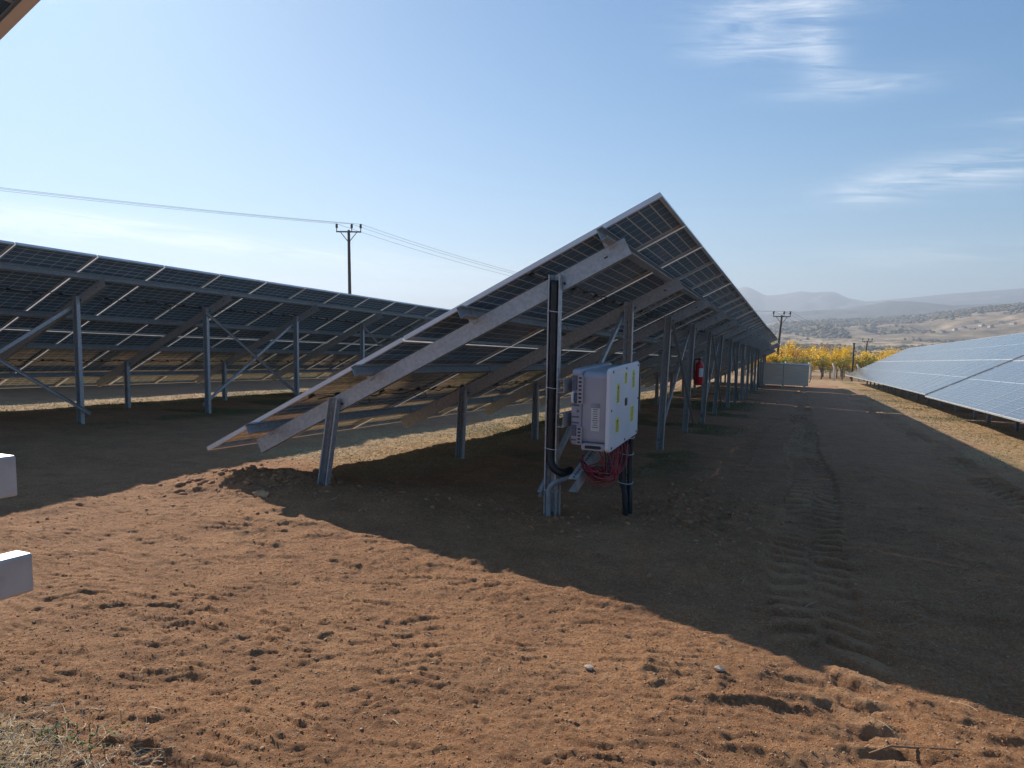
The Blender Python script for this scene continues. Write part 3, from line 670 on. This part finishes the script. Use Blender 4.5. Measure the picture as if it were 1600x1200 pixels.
q = MB(); q.tube(smooth_path([(-.02,0,.455), (-.08,-.01,.44), (-.088,-.02,.3), (-.085,-.02,.12), (-.08,-.02,.06)], 6), .011, 8); q.build('hose', BLACKP, e)
q = MB(); n = 7; R0 = .0732; vs = []
for k in range(n+1):
    a_ = -1.5 + 1.35*k/n
    for z in (.15, .30): vs.append((R0*math.cos(a_), R0*math.sin(a_), z))
q.add(vs, [(2*k, 2*k+2, 2*k+3, 2*k+1) for k in range(n)]); q.build('paper_label', WHT, e)

# ------------------------------------------------------------------ crate
cz = gh(-.65, 42); CR = Vector((-.66, 42.5, cz)); cr = empty('wooden_crate', CR); tag(cr, 'large pale grey boarded crate standing at the far end of the central aisle', 'crate')
WOOD = noisy('weathered_pale_board', (.78,.60,.44), (.92,.75,.58), 3.5, .85, stretch=(.6,1,9), detail=8)
q = MB(); q.box((0, 0, .66), 2.58, 1.12, 1.12)
for k in range(5): q.box((0, -.566, .20+k*.225), 2.56, .012, .205)
q.build('board', WOOD, cr)
q = MB(); q.box((0, 0, 1.235), 2.66, 1.2, .03); q.build('lid', noisy('lid_board', (.55,.50,.42), (.70,.64,.55), 3, .7), cr)
q = MB()
for x in (-1.1, 0, 1.1): q.box((x, 0, .05), .10, 1.14, .09)
q.build('skid', WOOD, cr)
q = MB()
for x in (0,): q.box((x, -.575, .66), .018, .004, 1.1)
q.build('strap', BLACKP, cr)
q = MB(); q.tube(smooth_path([(1.33,-.58,1.2), (1.40,-.62,1.0), (1.39,-.62,.5), (1.33,-.6,.30)], 5), .022, 6); q.tube(smooth_path([(-1.36,-.62,.42), (-1.30,-.66,.12), (-1.1,-.72,.03), (-.85,-.74,.02)], 6), .03, 6)
q.build('plastic_wrap', mat('white_plastic_film', (.6,.6,.58), .4), cr)

# ------------------------------------------------------------------ power poles and wires
def pole(x, y, top, arm, label, ang, lean=(0,0), ins=.5, r=.12):
    zg = gh(x, y); H = top-zg; t = empty('power_pole', (x, y, zg)); tag(t, label, 'power pole', 'power poles')
    q = MB(); q.tube([(lean[0]*k, lean[1]*k, H*k-.3*(k == 0)) for k in np.linspace(0, 1, 6)], [r*(1.15-.35*k) for k in np.linspace(0, 1, 6)], 8); q.build('shaft', POLEM, t)
    T = Vector((lean[0], lean[1], H-.12)); u = Vector((math.cos(ang), math.sin(ang), 0)); q = MB()
    q.box(T, arm, .09, .09, 0, (u, ZH.cross(u), ZH)); q.build('crossarm', POLEM, t)
    q = MB()
    for s_ in (-1, 1): q.tube([T + u*s_*arm*.34, T - ZH*arm*.42], .028, 5)
    q.build('arm_brace', POLEM, t)
    tips = []
    for s_ in (-.48, -.12, .48):
        q = MB(); b_ = T + u*s_*arm + ZH*.04
        q.tube([b_, b_+ZH*ins*.4, b_+ZH*ins*.45, b_+ZH*ins], [.03, .03, .085, .08], 8); q.build('insulator', PORC, t); tips.append(Vector(t.location)+b_+ZH*ins)
    return tips
def at(azd, eld, D):
    a = math.radians(azd); return (math.sin(a)*D, math.cos(a)*D, math.tan(math.radians(eld))*D)
P1 = at(-34.44, 6.15, 52); P2 = at(-1.48, .18, 78); P3_ = at(4.47, -1.55, 125)
ang = math.atan2(P2[1]-P1[1], P2[0]-P1[0]) + math.pi/2 - .12
P0 = (P1[0]-(P2[0]-P1[0])*1.1, P1[1]-(P2[1]-P1[1])*1.1, 0)
zz0 = P1[2] + 2.3
t1 = pole(P1[0], P1[1], P1[2], 1.75, 'tall power pole standing against the sky above the left solar table', ang+1.15, (-.12, 0))
t2 = pole(P2[0], P2[1], P2[2], 1.75, 'power pole just right of the far end of the central solar row', ang+1.15, (.35, 0))
t3 = pole(P3_[0], P3_[1], P3_[2], 1.5, 'small distant power pole behind the yellow trees', ang+1.15, (.3, 0))
t0 = pole(P0[0], P0[1], zz0, 1.75, 'power pole out to the left of the photo that carries the wires on', ang+1.15, (0, 0))
def wire(A, B, sag, label, grp):
    q = MB(); pts = []
    for k in range(41):
        u = k/40; p = A.lerp(B, u); p.z -= sag*4*u*(1-u); pts.append(p)
    q.tube(pts, .011, 4); tag(recenter(q.build('power_cable', WIRE)), label, 'power cable', grp)
for i, nm in enumerate(('lowest', 'middle', 'topmost')):
    wire(t0[i], t1[i], .55, nm+' of the three thin cables crossing the sky to the left of the tall pole', 'power cables')
    wire(t1[i], t2[i], 1.6, nm+' of the three cables dropping to the right from the tall pole', 'power cables')
    wire(t2[i], t3[i], .8, nm+' of the three faint cables between the two distant poles', 'power cables')
pp = at(3.76, -2.3, 66); zg = gh(pp[0], pp[1]); top_ = at(3.76, -1.75, 66)[2]
q = MB(); q.tube([(pp[0], pp[1], zg-.2), (pp[0], pp[1], top_)], .07, 8); q.box((pp[0], pp[1], top_), .22, .2, .06); tag(recenter(q.build('lamp_post', POLEM)), 'thin dark post with a small flat head among the yellow trees', 'post')

# ------------------------------------------------------------------ fence
FY = 66.0; f = empty('wire_fence', (4.0, FY, gh(4, FY))); tag(f, 'chain link fence on pale bent concrete posts at the far edge of the field', 'fence')
for i in range(34):
    x = 1.1 + 1.86*(i-20); z = gh(x, FY)-f.location.z; q = MB()
    q.tube([(x-4, 0, z-.2), (x-4, 0, z+1.12), (x-4-.16, -.05, z+1.42)], [.09, .08, .065], 5); q.build('fence_post', CONC, f)
q = MB(); x0, x1 = -36, 26
for k in range(int((x1-x0)/.14)):
    x = x0+k*.14; z = gh(x, FY)-f.location.z
    for s_ in (-1, 1): q.tube([(x-4, .02, z+.02), (x-4+s_*1.1, .02, z+1.12)], .004, 3, close=False)
for h_ in (.05, .6, 1.12, 1.38): q.tube([(x-4, .02, gh(x, FY)-f.location.z+h_) for x in np.linspace(x0, x1, 40)], .006, 3)
mo = q.build('wire_mesh', noisy('fence_wire', (.22,.22,.22), (.3,.3,.3), 5, .6, .4), f); mo['kind'] = 'stuff'

# ------------------------------------------------------------------ orchard trees
def leafmat(name, a, b, c):
    m = mat(name, b, .6); t = m.node_tree; bs = t.nodes['Principled BSDF']
    ge = t.nodes.new('ShaderNodeNewGeometry'); r = t.nodes.new('ShaderNodeValToRGB'); e = r.color_ramp.elements
    e[0].color = (*a, 1); e[1].color = (*c, 1); q = e.new(.5); q.color = (*b, 1); t.links.new(ge.outputs['Random Per Island'], r.inputs[0]); t.links.new(r.outputs[0], bs.inputs['Base Color'])
    tr = t.nodes.new('ShaderNodeBsdfTranslucent'); t.links.new(r.outputs[0], tr.inputs[0]); mx_ = t.nodes.new('ShaderNodeMixShader'); mx_.inputs[0].default_value = .6
    t.links.new(bs.outputs[0], mx_.inputs[1]); t.links.new(tr.outputs[0], mx_.inputs[2]); t.links.new(mx_.outputs[0], t.nodes['Material Output'].inputs[0]); return m
GOLD = leafmat('golden_leaves', (.56,.27,.03), (.80,.52,.05), (.88,.68,.10)); GREEN = leafmat('yellow_green_leaves', (.10,.13,.02), (.24,.24,.04), (.50,.40,.06)); RUST = leafmat('rusty_bare_twigs', (.22,.11,.05), (.34,.19,.08), (.50,.28,.08))
BARK = noisy('grey_bark', (.07,.055,.045), (.14,.11,.09), 12, .9)
def tree_proto(mat_, n, H, Rr, seed, label):
    rnd = random.Random(seed); t = empty('orchard_tree', (0,0,0)); tag(t, label, 'tree', 'orchard trees behind the fence')
    q = MB(); q.tube([(0,0,-.2), (.03,0,.5), (0,.04,.95)], [.07,.055,.045], 6)
    tips = []
    for k in range(9):
        a = rnd.uniform(0, 6.28); e = Vector((math.cos(a)*Rr*rnd.uniform(.4,.85), math.sin(a)*Rr*rnd.uniform(.4,.85), H*rnd.uniform(.38,.98)))
        mdp = Vector((e.x*.4, e.y*.4, .9+(e.z-.9)*.5)); q.tube([(0,.03,.55), mdp, e], [.035,.02,.008], 5); tips += [mdp.lerp(e, u) for u in (.2,.5,.8,1.0)]
    q.build('trunk', BARK, t)
    q = MB()
    for k in range(n):
        c = rnd.choice(tips) + Vector((rnd.gauss(0,.2), rnd.gauss(0,.2), rnd.gauss(0,.16)))
        if c.z < .3: continue
        s_ = rnd.uniform(.035,.075); u = Vector((rnd.gauss(0,1), rnd.gauss(0,1), rnd.gauss(0,1))).normalized(); v = u.orthogonal().normalized()*s_*.62; u = u*s_
        q.add([c-u, c+v, c+u, c-v], [(0,1,2,3)])
    q.build('crown', mat_, t); return t
TL = ('small orchard tree thick with golden yellow autumn leaves behind the fence', 'orchard tree with thin rusty half bare crown behind the fence', 'low yellow green orchard tree just behind the fence')
protos = [tree_proto(GOLD, 1500, 2.7, 1.25, 1, TL[0]), tree_proto(GOLD, 1700, 2.5, 1.35, 2, TL[0]), tree_proto(GOLD, 1300, 2.9, 1.2, 3, TL[0]), tree_proto(RUST, 700, 2.9, 1.1, 4, TL[1]), tree_proto(GREEN, 1300, 1.9, 1.2, 5, TL[2])]
def copy_tree(o):
    c = o.copy(); COL.objects.link(c)
    for ch in o.children: d = ch.copy(); COL.objects.link(d); d.parent = c
    return c
used = set(); rnd = random.Random(9)
for r_ in range(6):
    y = 69.5 + r_*4.2; x = -16 + rnd.uniform(0, 1)
    while x < 15 + r_*2:
        if r_ == 0: k = rnd.choice((4, 4, 0, 1)) if x > 0 else rnd.choice((0, 1, 4))
        else: k = rnd.choice((0, 1, 2, 0, 1, 2, 3))
        t = protos[k] if k not in used else copy_tree(protos[k]); used.add(k)
        xx = x+rnd.uniform(-.3,.3); yy = y+rnd.uniform(-.5,.5); sc = rnd.uniform(.85, 1.15)*(1.12 if r_ > 1 else 1)
        t.location = (xx, yy, gh(xx, yy)); t.rotation_euler = (0, 0, rnd.uniform(0, 6.28)); t.scale = (sc, sc, sc)
        x += rnd.uniform(1.5, 2.4)
# a few taller trees farther out, behind the right hand row
for (a_, D, sc) in ((6.3, 150, 1.7), (6.6, 151, 1.5), (7.4, 165, 1.6), (5.9, 148, 1.4)):
    t = copy_tree(protos[0]); x, y, _ = at(a_, 0, D); t.location = (x, y, gh(x, y)); t.scale = (sc, sc, sc*1.15)
    tag(t, 'taller yellowish tree on the plain, just above the far corner of the right solar row', 'tree', 'taller trees on the plain')

# small pale houses on the far hillside
def village():
    rnd = random.Random(3)
    WALL = noisy('pale_render', (.45,.43,.40), (.6,.58,.54), 2, .8); ROOF = noisy('weathered_roof', (.28,.16,.12), (.38,.25,.2), 2, .8)
    import bisect
    hill = bpy.data.objects['hills']; dg = bpy.context.evaluated_depsgraph_get()
    for i, (a_, D) in enumerate(((9.2,1280), (9.9,1300), (10.4,1330), (10.9,1290), (11.4,1340), (11.9,1300), (12.5,1350), (13.1,1320), (11.1,1400))):
        x, y, _ = at(a_, 0, D); ok, loc, nn, idx = hill.ray_cast(Vector((x, y, 500)), Vector((0,0,-1)))
        z = max(loc.z if ok else -99, gh(x, y))
        h = empty('house', (x, y, z-.3), rnd.uniform(0, 3)); w, d_, hh = rnd.uniform(6,9), rnd.uniform(5,6), rnd.uniform(2.6,3.4)
        tag(h, 'tiny pale house on the hillside far beyond the right solar row', 'house', 'houses scattered on the far hillside')
        q = MB(); q.box((0,0,hh/2), w, d_, hh); q.build('wall', WALL, h)
        q = MB(); q.extrude([(-d_/2-.4, 0), (d_/2+.4, 0), (0, 1.3)], (-w/2-.4, 0, hh), (w/2+.4, 0, hh), YH, ZH); q.build('roof', ROOF, h)
bpy.context.view_layer.update()
village()

# scrub on the plain and the near hills: dark bushes, one mass
def blob_mesh(name, x, y, z, s_, flat, mats, r, label, cat):
    n = len(x); ico = np.array([(0,0,1),(.894,0,.447),(.276,.851,.447),(-.724,.526,.447),(-.724,-.526,.447),(.276,-.851,.447),(.724,.526,-.447),(-.276,.851,-.447),(-.894,0,-.447),(-.276,-.851,-.447),(.724,-.526,-.447),(0,0,-1)])
    tri = np.array([(0,1,2),(0,2,3),(0,3,4),(0,4,5),(0,5,1),(1,6,2),(2,7,3),(3,8,4),(4,9,5),(5,10,1),(6,7,2),(7,8,3),(8,9,4),(9,10,5),(10,6,1),(11,7,6),(11,8,7),(11,9,8),(11,10,9),(11,6,10)])
    V = ico[None]*(1+r.uniform(-.35,.35,(n,12,1)))*np.stack([r.uniform(.6,1.6,n), r.uniform(.6,1.6,n), flat*r.uniform(.6,1.2,n)], -1)[:, None]*s_[:, None, None]
    V = V + np.stack([x, y, z+s_*flat*.3], -1)[:, None]; V = V.reshape(-1, 3).astype(np.float32); T = (tri[None]+(np.arange(n)*12)[:, None, None]).reshape(-1, 3).astype(np.int32)
    me = bpy.data.meshes.new(name); me.vertices.add(len(V)); me.vertices.foreach_set('co', V.ravel()); me.loops.add(T.size); me.loops.foreach_set('vertex_index', T.ravel()); me.polygons.add(len(T)); me.polygons.foreach_set('loop_start', np.arange(0, T.size, 3, dtype=np.int32)); me.update(calc_edges=True)
    me.polygons.foreach_set('material_index', np.repeat(r.randint(0, len(mats), n), 20).astype(np.int32))
    for q in mats: me.materials.append(q)
    o = bpy.data.objects.new(name, me); COL.objects.link(o); tag(o, label, cat, kind='stuff')
SB = [mat('scrub_olive', (.10,.10,.06), .9), mat('scrub_brown', (.19,.135,.09), .9), mat('scrub_grey', (.15,.14,.11), .9)]
r = np.random.RandomState(77); n = 26000
D = 170 + 1900*r.uniform(0, 1, n)**.8; A = np.radians(r.uniform(-14, 19, n)); x = np.sin(A)*D; y = np.cos(A)*D
k = fbm(x/90, y/160, 3, 66) + .25*r.uniform(-1, 1, n) > .05; x, y, D = x[k], y[k], D[k]
blob_mesh('scrub', x, y, base_h(x, y), r.uniform(.5, 2.6, len(x))*np.clip(D/900, .45, 1.3), .8, SB, r, 'dark scrub and bushes dotted over the dry plain', 'scrub')
HX, HY, HZ = RIDGE['hills']; n = 42000; ang = np.degrees(np.arctan2(HX[0], HY[0])); c0, c1 = np.searchsorted(ang, -10), np.searchsorted(ang, 18)
ci = r.uniform(c0, c1, n); ri = r.uniform(2, 33, n); i0, j0 = ri.astype(int), ci.astype(int); fu, fv = ri-i0, ci-j0
bl = lambda Q: Q[i0, j0]*(1-fu)*(1-fv) + Q[i0+1, j0]*fu*(1-fv) + Q[i0, j0+1]*(1-fu)*fv + Q[i0+1, j0+1]*fu*fv
x, y, z = bl(HX), bl(HY), bl(HZ); k = fbm(x/140, y/240, 3, 67) + .25*r.uniform(-1, 1, n) > .06; x, y, z = x[k], y[k], z[k]
blob_mesh('hill_scrub', x, y, z, r.uniform(1.2, 4.2, len(x)), .8, SB, r, 'dark scrub and small trees dotted over the brown hills', 'scrub')
# ------------------------------------------------------------------ litter on the soil
rs = np.random.RandomState(4)
def hs(x, y): return ground_h(x, y)
def scatter_blobs(name, n, region, smin, smax, mats, label, cat, seed, maskf=None, power=2.5, sink=.3, flat=.7):
    r = np.random.RandomState(seed); x0, x1, y0, y1 = region
    x = r.uniform(x0, x1, n*3); y = y0 + (y1-y0)*r.uniform(0, 1, n*3)**1.6
    if maskf is not None: k = r.uniform(0, 1, n*3) < maskf(x, y); x, y = x[k], y[k]
    x, y = x[:n], y[:n]; n = len(x); s_ = smin + (smax-smin)*r.uniform(0, 1, n)**power; s_ = s_*np.clip(np.hypot(x, y)/5, 1, 1.5); z = hs(x, y)
    ico = np.array([(0,0,1),(.894,0,.447),(.276,.851,.447),(-.724,.526,.447),(-.724,-.526,.447),(.276,-.851,.447),(.724,.526,-.447),(-.276,.851,-.447),(-.894,0,-.447),(-.276,-.851,-.447),(.724,-.526,-.447),(0,0,-1)])
    tri = np.array([(0,1,2),(0,2,3),(0,3,4),(0,4,5),(0,5,1),(1,6,2),(2,7,3),(3,8,4),(4,9,5),(5,10,1),(6,7,2),(7,8,3),(8,9,4),(9,10,5),(10,6,1),(11,7,6),(11,8,7),(11,9,8),(11,10,9),(11,6,10)])
    V = ico[None]*(1+r.uniform(-.3,.3,(n,12,1))); sc = np.stack([r.uniform(.6,1.3,n), r.uniform(.6,1.3,n), flat*r.uniform(.6,1.2,n)], -1)*s_[:, None]
    V = V*sc[:, None]; a = r.uniform(0, 6.28, n); ca, sa = np.cos(a)[:, None], np.sin(a)[:, None]
    V = np.stack([V[..., 0]*ca - V[..., 1]*sa, V[..., 0]*sa + V[..., 1]*ca, V[..., 2]], -1)
    V += np.stack([x, y, z + s_*flat*(1-2*sink)*.5], -1)[:, None]
    T = (tri[None] + (np.arange(n)*12)[:, None, None]).reshape(-1, 3).astype(np.int32); me = bpy.data.meshes.new(name); V = V.reshape(-1, 3).astype(np.float32)
    me.vertices.add(len(V)); me.vertices.foreach_set('co', V.ravel()); me.loops.add(T.size); me.loops.foreach_set('vertex_index', T.ravel()); me.polygons.add(len(T)); me.polygons.foreach_set('loop_start', np.arange(0, T.size, 3, dtype=np.int32)); me.update(calc_edges=True)
    me.polygons.foreach_set('material_index', np.repeat(r.randint(0, len(mats), n), 20).astype(np.int32))
    for q in mats: me.materials.append(q)
    o = bpy.data.objects.new(name, me); COL.objects.link(o); tag(o, label, cat, kind='stuff'); return o
CL1 = noisy('soil_clod', (.30,.14,.065), (.48,.24,.12), 30, .95, bump=.004, bscale=150, coord='Object'); CL2 = noisy('dry_soil_clod', (.42,.22,.11), (.58,.35,.19), 30, .95, bump=.004, bscale=150)
ST1 = noisy('pale_pebble', (.46,.36,.26), (.64,.54,.42), 40, .8); ST2 = noisy('grey_pebble', (.30,.21,.15), (.46,.35,.26), 40, .8)
scatter_blobs('soil_clods', 16000, (-5.5, 3.6, 1.1, 8), .0020, .009, [CL1, CL2, CL1], 'loose reddish soil crumbs scattered over the ground', 'soil', 21, power=3.0, sink=.55)
scatter_blobs('soil_grit', 60000, (-3.2, 1.6, 1.1, 4.6), .0014, .0038, [CL1, CL2, CL2], 'fine grit and crumbs lying on the near soil', 'soil', 27, power=1.5, sink=.35)
def mound(x, y):
    return np.clip(np.exp(-((y-5.05)/.5)**2)*sstep(-5.4, -4.6, x)*sstep(.3, -.6, x)*.2 + np.exp(-(((x+4.4)/.7)**2+((y-5.2)/.45)**2)) + np.exp(-(((x+.75)/.5)**2+((y-6.2)/.8)**2)), 0, 1)
scatter_blobs('spoil_clods', 3200, (-5.4, .6, 4.0, 7.6), .004, .032, [CL1], 'coarse clods of dug soil heaped along the near end of the central table', 'soil', 22, mound, 3.0, .5)
scatter_blobs('pebbles', 7000, (-5.5, 3.8, 1.1, 12), .0014, .006, [ST1, ST2, ST1], 'small pale pebbles scattered over the soil', 'pebbles', 23, power=3.5)
def blades(name, n, region, maskf, lmin, lmax, w, up, mats, label, cat, seed, grow=1.5):
    r = np.random.RandomState(seed); x0, x1, y0, y1 = region
    x = r.uniform(x0, x1, n*8); y = y0 + (y1-y0)*r.uniform(0, 1, n*8)**grow
    if maskf is not None: k = r.uniform(0, 1, n*8) < maskf(x, y); x, y = x[k], y[k]
    x, y = x[:n], y[:n]; n = len(x); z = hs(x, y); ln = r.uniform(lmin, lmax, n); a = r.uniform(0, 6.28, n); e = np.abs(r.normal(0, up, n)); bend = r.uniform(-.9, .9, n)
    w = w*np.clip(np.hypot(x, y)/5, 1, 5); rows = []
    px_, py_, pz_ = x.copy(), y.copy(), z+.003
    for k in range(4):
        aa = a + bend*k/3; wx, wy = -np.sin(aa)*w*(1-.22*k), np.cos(aa)*w*(1-.22*k)
        rows.append(np.stack([np.stack([px_-wx, py_-wy, pz_], -1), np.stack([px_+wx, py_+wy, pz_+w*.6], -1)], 1))
        st = ln/3; px_ = px_+np.cos(aa)*st*np.cos(e); py_ = py_+np.sin(aa)*st*np.cos(e); pz_ = pz_+np.sin(e)*st*(1-.35*k)
    V = np.concatenate(rows, 1).reshape(-1, 3).astype(np.float32)
    q = np.array([(0,1,3,2),(2,3,5,4),(4,5,7,6)]); Q = (q[None]+(np.arange(n)*8)[:, None, None]).reshape(-1, 4).astype(np.int32); me = bpy.data.meshes.new(name)
    me.vertices.add(len(V)); me.vertices.foreach_set('co', V.ravel()); me.loops.add(Q.size); me.loops.foreach_set('vertex_index', Q.ravel()); me.polygons.add(len(Q)); me.polygons.foreach_set('loop_start', np.arange(0, Q.size, 4, dtype=np.int32)); me.update(calc_edges=True)
    me.polygons.foreach_set('material_index', np.repeat(r.randint(0, len(mats), n), 3).astype(np.int32))
    for m_ in mats: me.materials.append(m_)
    o = bpy.data.objects.new(name, me); COL.objects.link(o); tag(o, label, cat, kind='stuff'); return o
S1 = mat('straw', (.55,.44,.27), .7); S2 = mat('pale_straw', (.68,.60,.42), .7); S3 = mat('brown_straw', (.30,.20,.11), .8); G1 = mat('weed_green', (.13,.22,.03), .6); G2 = mat('olive_weed', (.17,.17,.06), .6)
blades('straw_litter', 420, (-5.5, 3.6, 1.2, 12), None, .03, .13, .0011, .25, [S1, S2, S3, S1], 'odd dry stalks lying on the bare soil', 'straw', 31)
corner = lambda x, y: sstep(.95, .35, np.hypot((x+2.35)/.95, (y-1.25)/.58)+.3*fbm(x/.2, y/.2, 2, 72))
blades('straw_patch', 2600, (-3.3, -1.2, 1.0, 2.0), corner, .02, .10, .0011, .35, [S1, S2, S1, S3], 'tangle of dry straw in the lower left corner of the photo', 'straw', 32, 1)
blades('weed_patch', 700, (-3.0, -1.5, 1.0, 1.75), lambda x, y: corner(x, y)*sstep(.02, .12, fbm(x/.16, y/.13, 2, 90)), .012, .045, .0028, .7, [G1, G2, G1], 'small green weeds among the straw in the lower left corner', 'weeds', 33, 1)
blades('dry_grass', 46000, (-14.5, 5.2, 5.4, 45), lambda x, y: straw_mask(x, y)**1.5*.85, .018, .075, .0013, .45, [S1, S3, S3, G2, S1], 'dry trampled grass in strips below the table edges', 'grass', 34, 1.8)
blades('green_grass', 14000, (-13, 5, 6, 32), green_mask, .02, .06, .0018, .8, [G1, G2], 'low green grass growing in the shade of the tables', 'grass', 35, 1.6)
# a few stones and sticks big enough to pick out
def stone(x, y, s_, label, mtl=ST1, seed=0):
    r = random.Random(seed); q = MB(); vs = []
    ico = [(0,0,1),(.894,0,.447),(.276,.851,.447),(-.724,.526,.447),(-.724,-.526,.447),(.276,-.851,.447),(.724,.526,-.447),(-.276,.851,-.447),(-.894,0,-.447),(-.276,-.851,-.447),(.724,-.526,-.447),(0,0,-1)]
    tri = [(0,1,2),(0,2,3),(0,3,4),(0,4,5),(0,5,1),(1,6,2),(2,7,3),(3,8,4),(4,9,5),(5,10,1),(6,7,2),(7,8,3),(8,9,4),(9,10,5),(10,6,1),(11,7,6),(11,8,7),(11,9,8),(11,10,9),(11,6,10)]
    for v in ico: k = s_*r.uniform(.75, 1.2); vs.append((v[0]*k*1.2, v[1]*k*.9, v[2]*k*.55))
    q.add(vs, tri); o = q.build('stone', mtl, None, (x, y, gh(x, y)+s_*.25)); tag(o, label, 'stone', 'stones lying on the soil')
stone(-.75, 2.80, .019, 'flat pale stone on the sunlit soil, left of the two in the lower middle', ST1, 1)
stone(-.24, 3.02, .021, 'angular pale stone on the sunlit soil, right of the two in the lower middle', ST1, 2)
stone(-4.05, 4.62, .075, 'big reddish clod at the edge of the shadow below the front post', CL2, 3)
stone(-4.75, 5.28, .06, 'reddish clod on the sunlit spoil heap left of the front post', CL1, 4)
stone(-3.95, 5.35, .075, 'dark clod on top of the spoil heap beside the front post', CL1, 5)
stone(-2.02, 1.46, .016, 'small brown clod in the straw of the lower left corner', CL1, 6)
q = MB(); zz = lambda x, y: gh(x, y)+.012
q.tube([(x, y, zz(x, y)) for x, y in ((.30,2.62), (.37,2.66), (.44,2.69), (.52,2.735), (.60,2.76))], [.003,.004,.004,.003,.002], 6); tag(recenter(q.build('stick', noisy('dry_stick', (.25,.15,.08), (.4,.26,.15), 30, .9))), 'thin brown stick on the sunlit soil at the lower right', 'stick')

# ------------------------------------------------------------------ haze
def haze(dens):
    q = MB(); q.box((0, 2800, 72), 13500, 7700, 320)
    m = bpy.data.materials.new('valley_haze'); m.use_nodes = True; t = m.node_tree; t.nodes.clear()
    o = t.nodes.new('ShaderNodeOutputMaterial'); v = t.nodes.new('ShaderNodeVolumePrincipled'); v.inputs['Color'].default_value = (.80,.88,1.0,1); v.inputs['Density'].default_value = dens; v.inputs['Anisotropy'].default_value = .3
    t.links.new(v.outputs[0], o.inputs['Volume']); h = q.build('haze', m); tag(h, 'pale blue haze lying over the valley and mountains', 'haze', kind='stuff')
haze(3.0e-4)
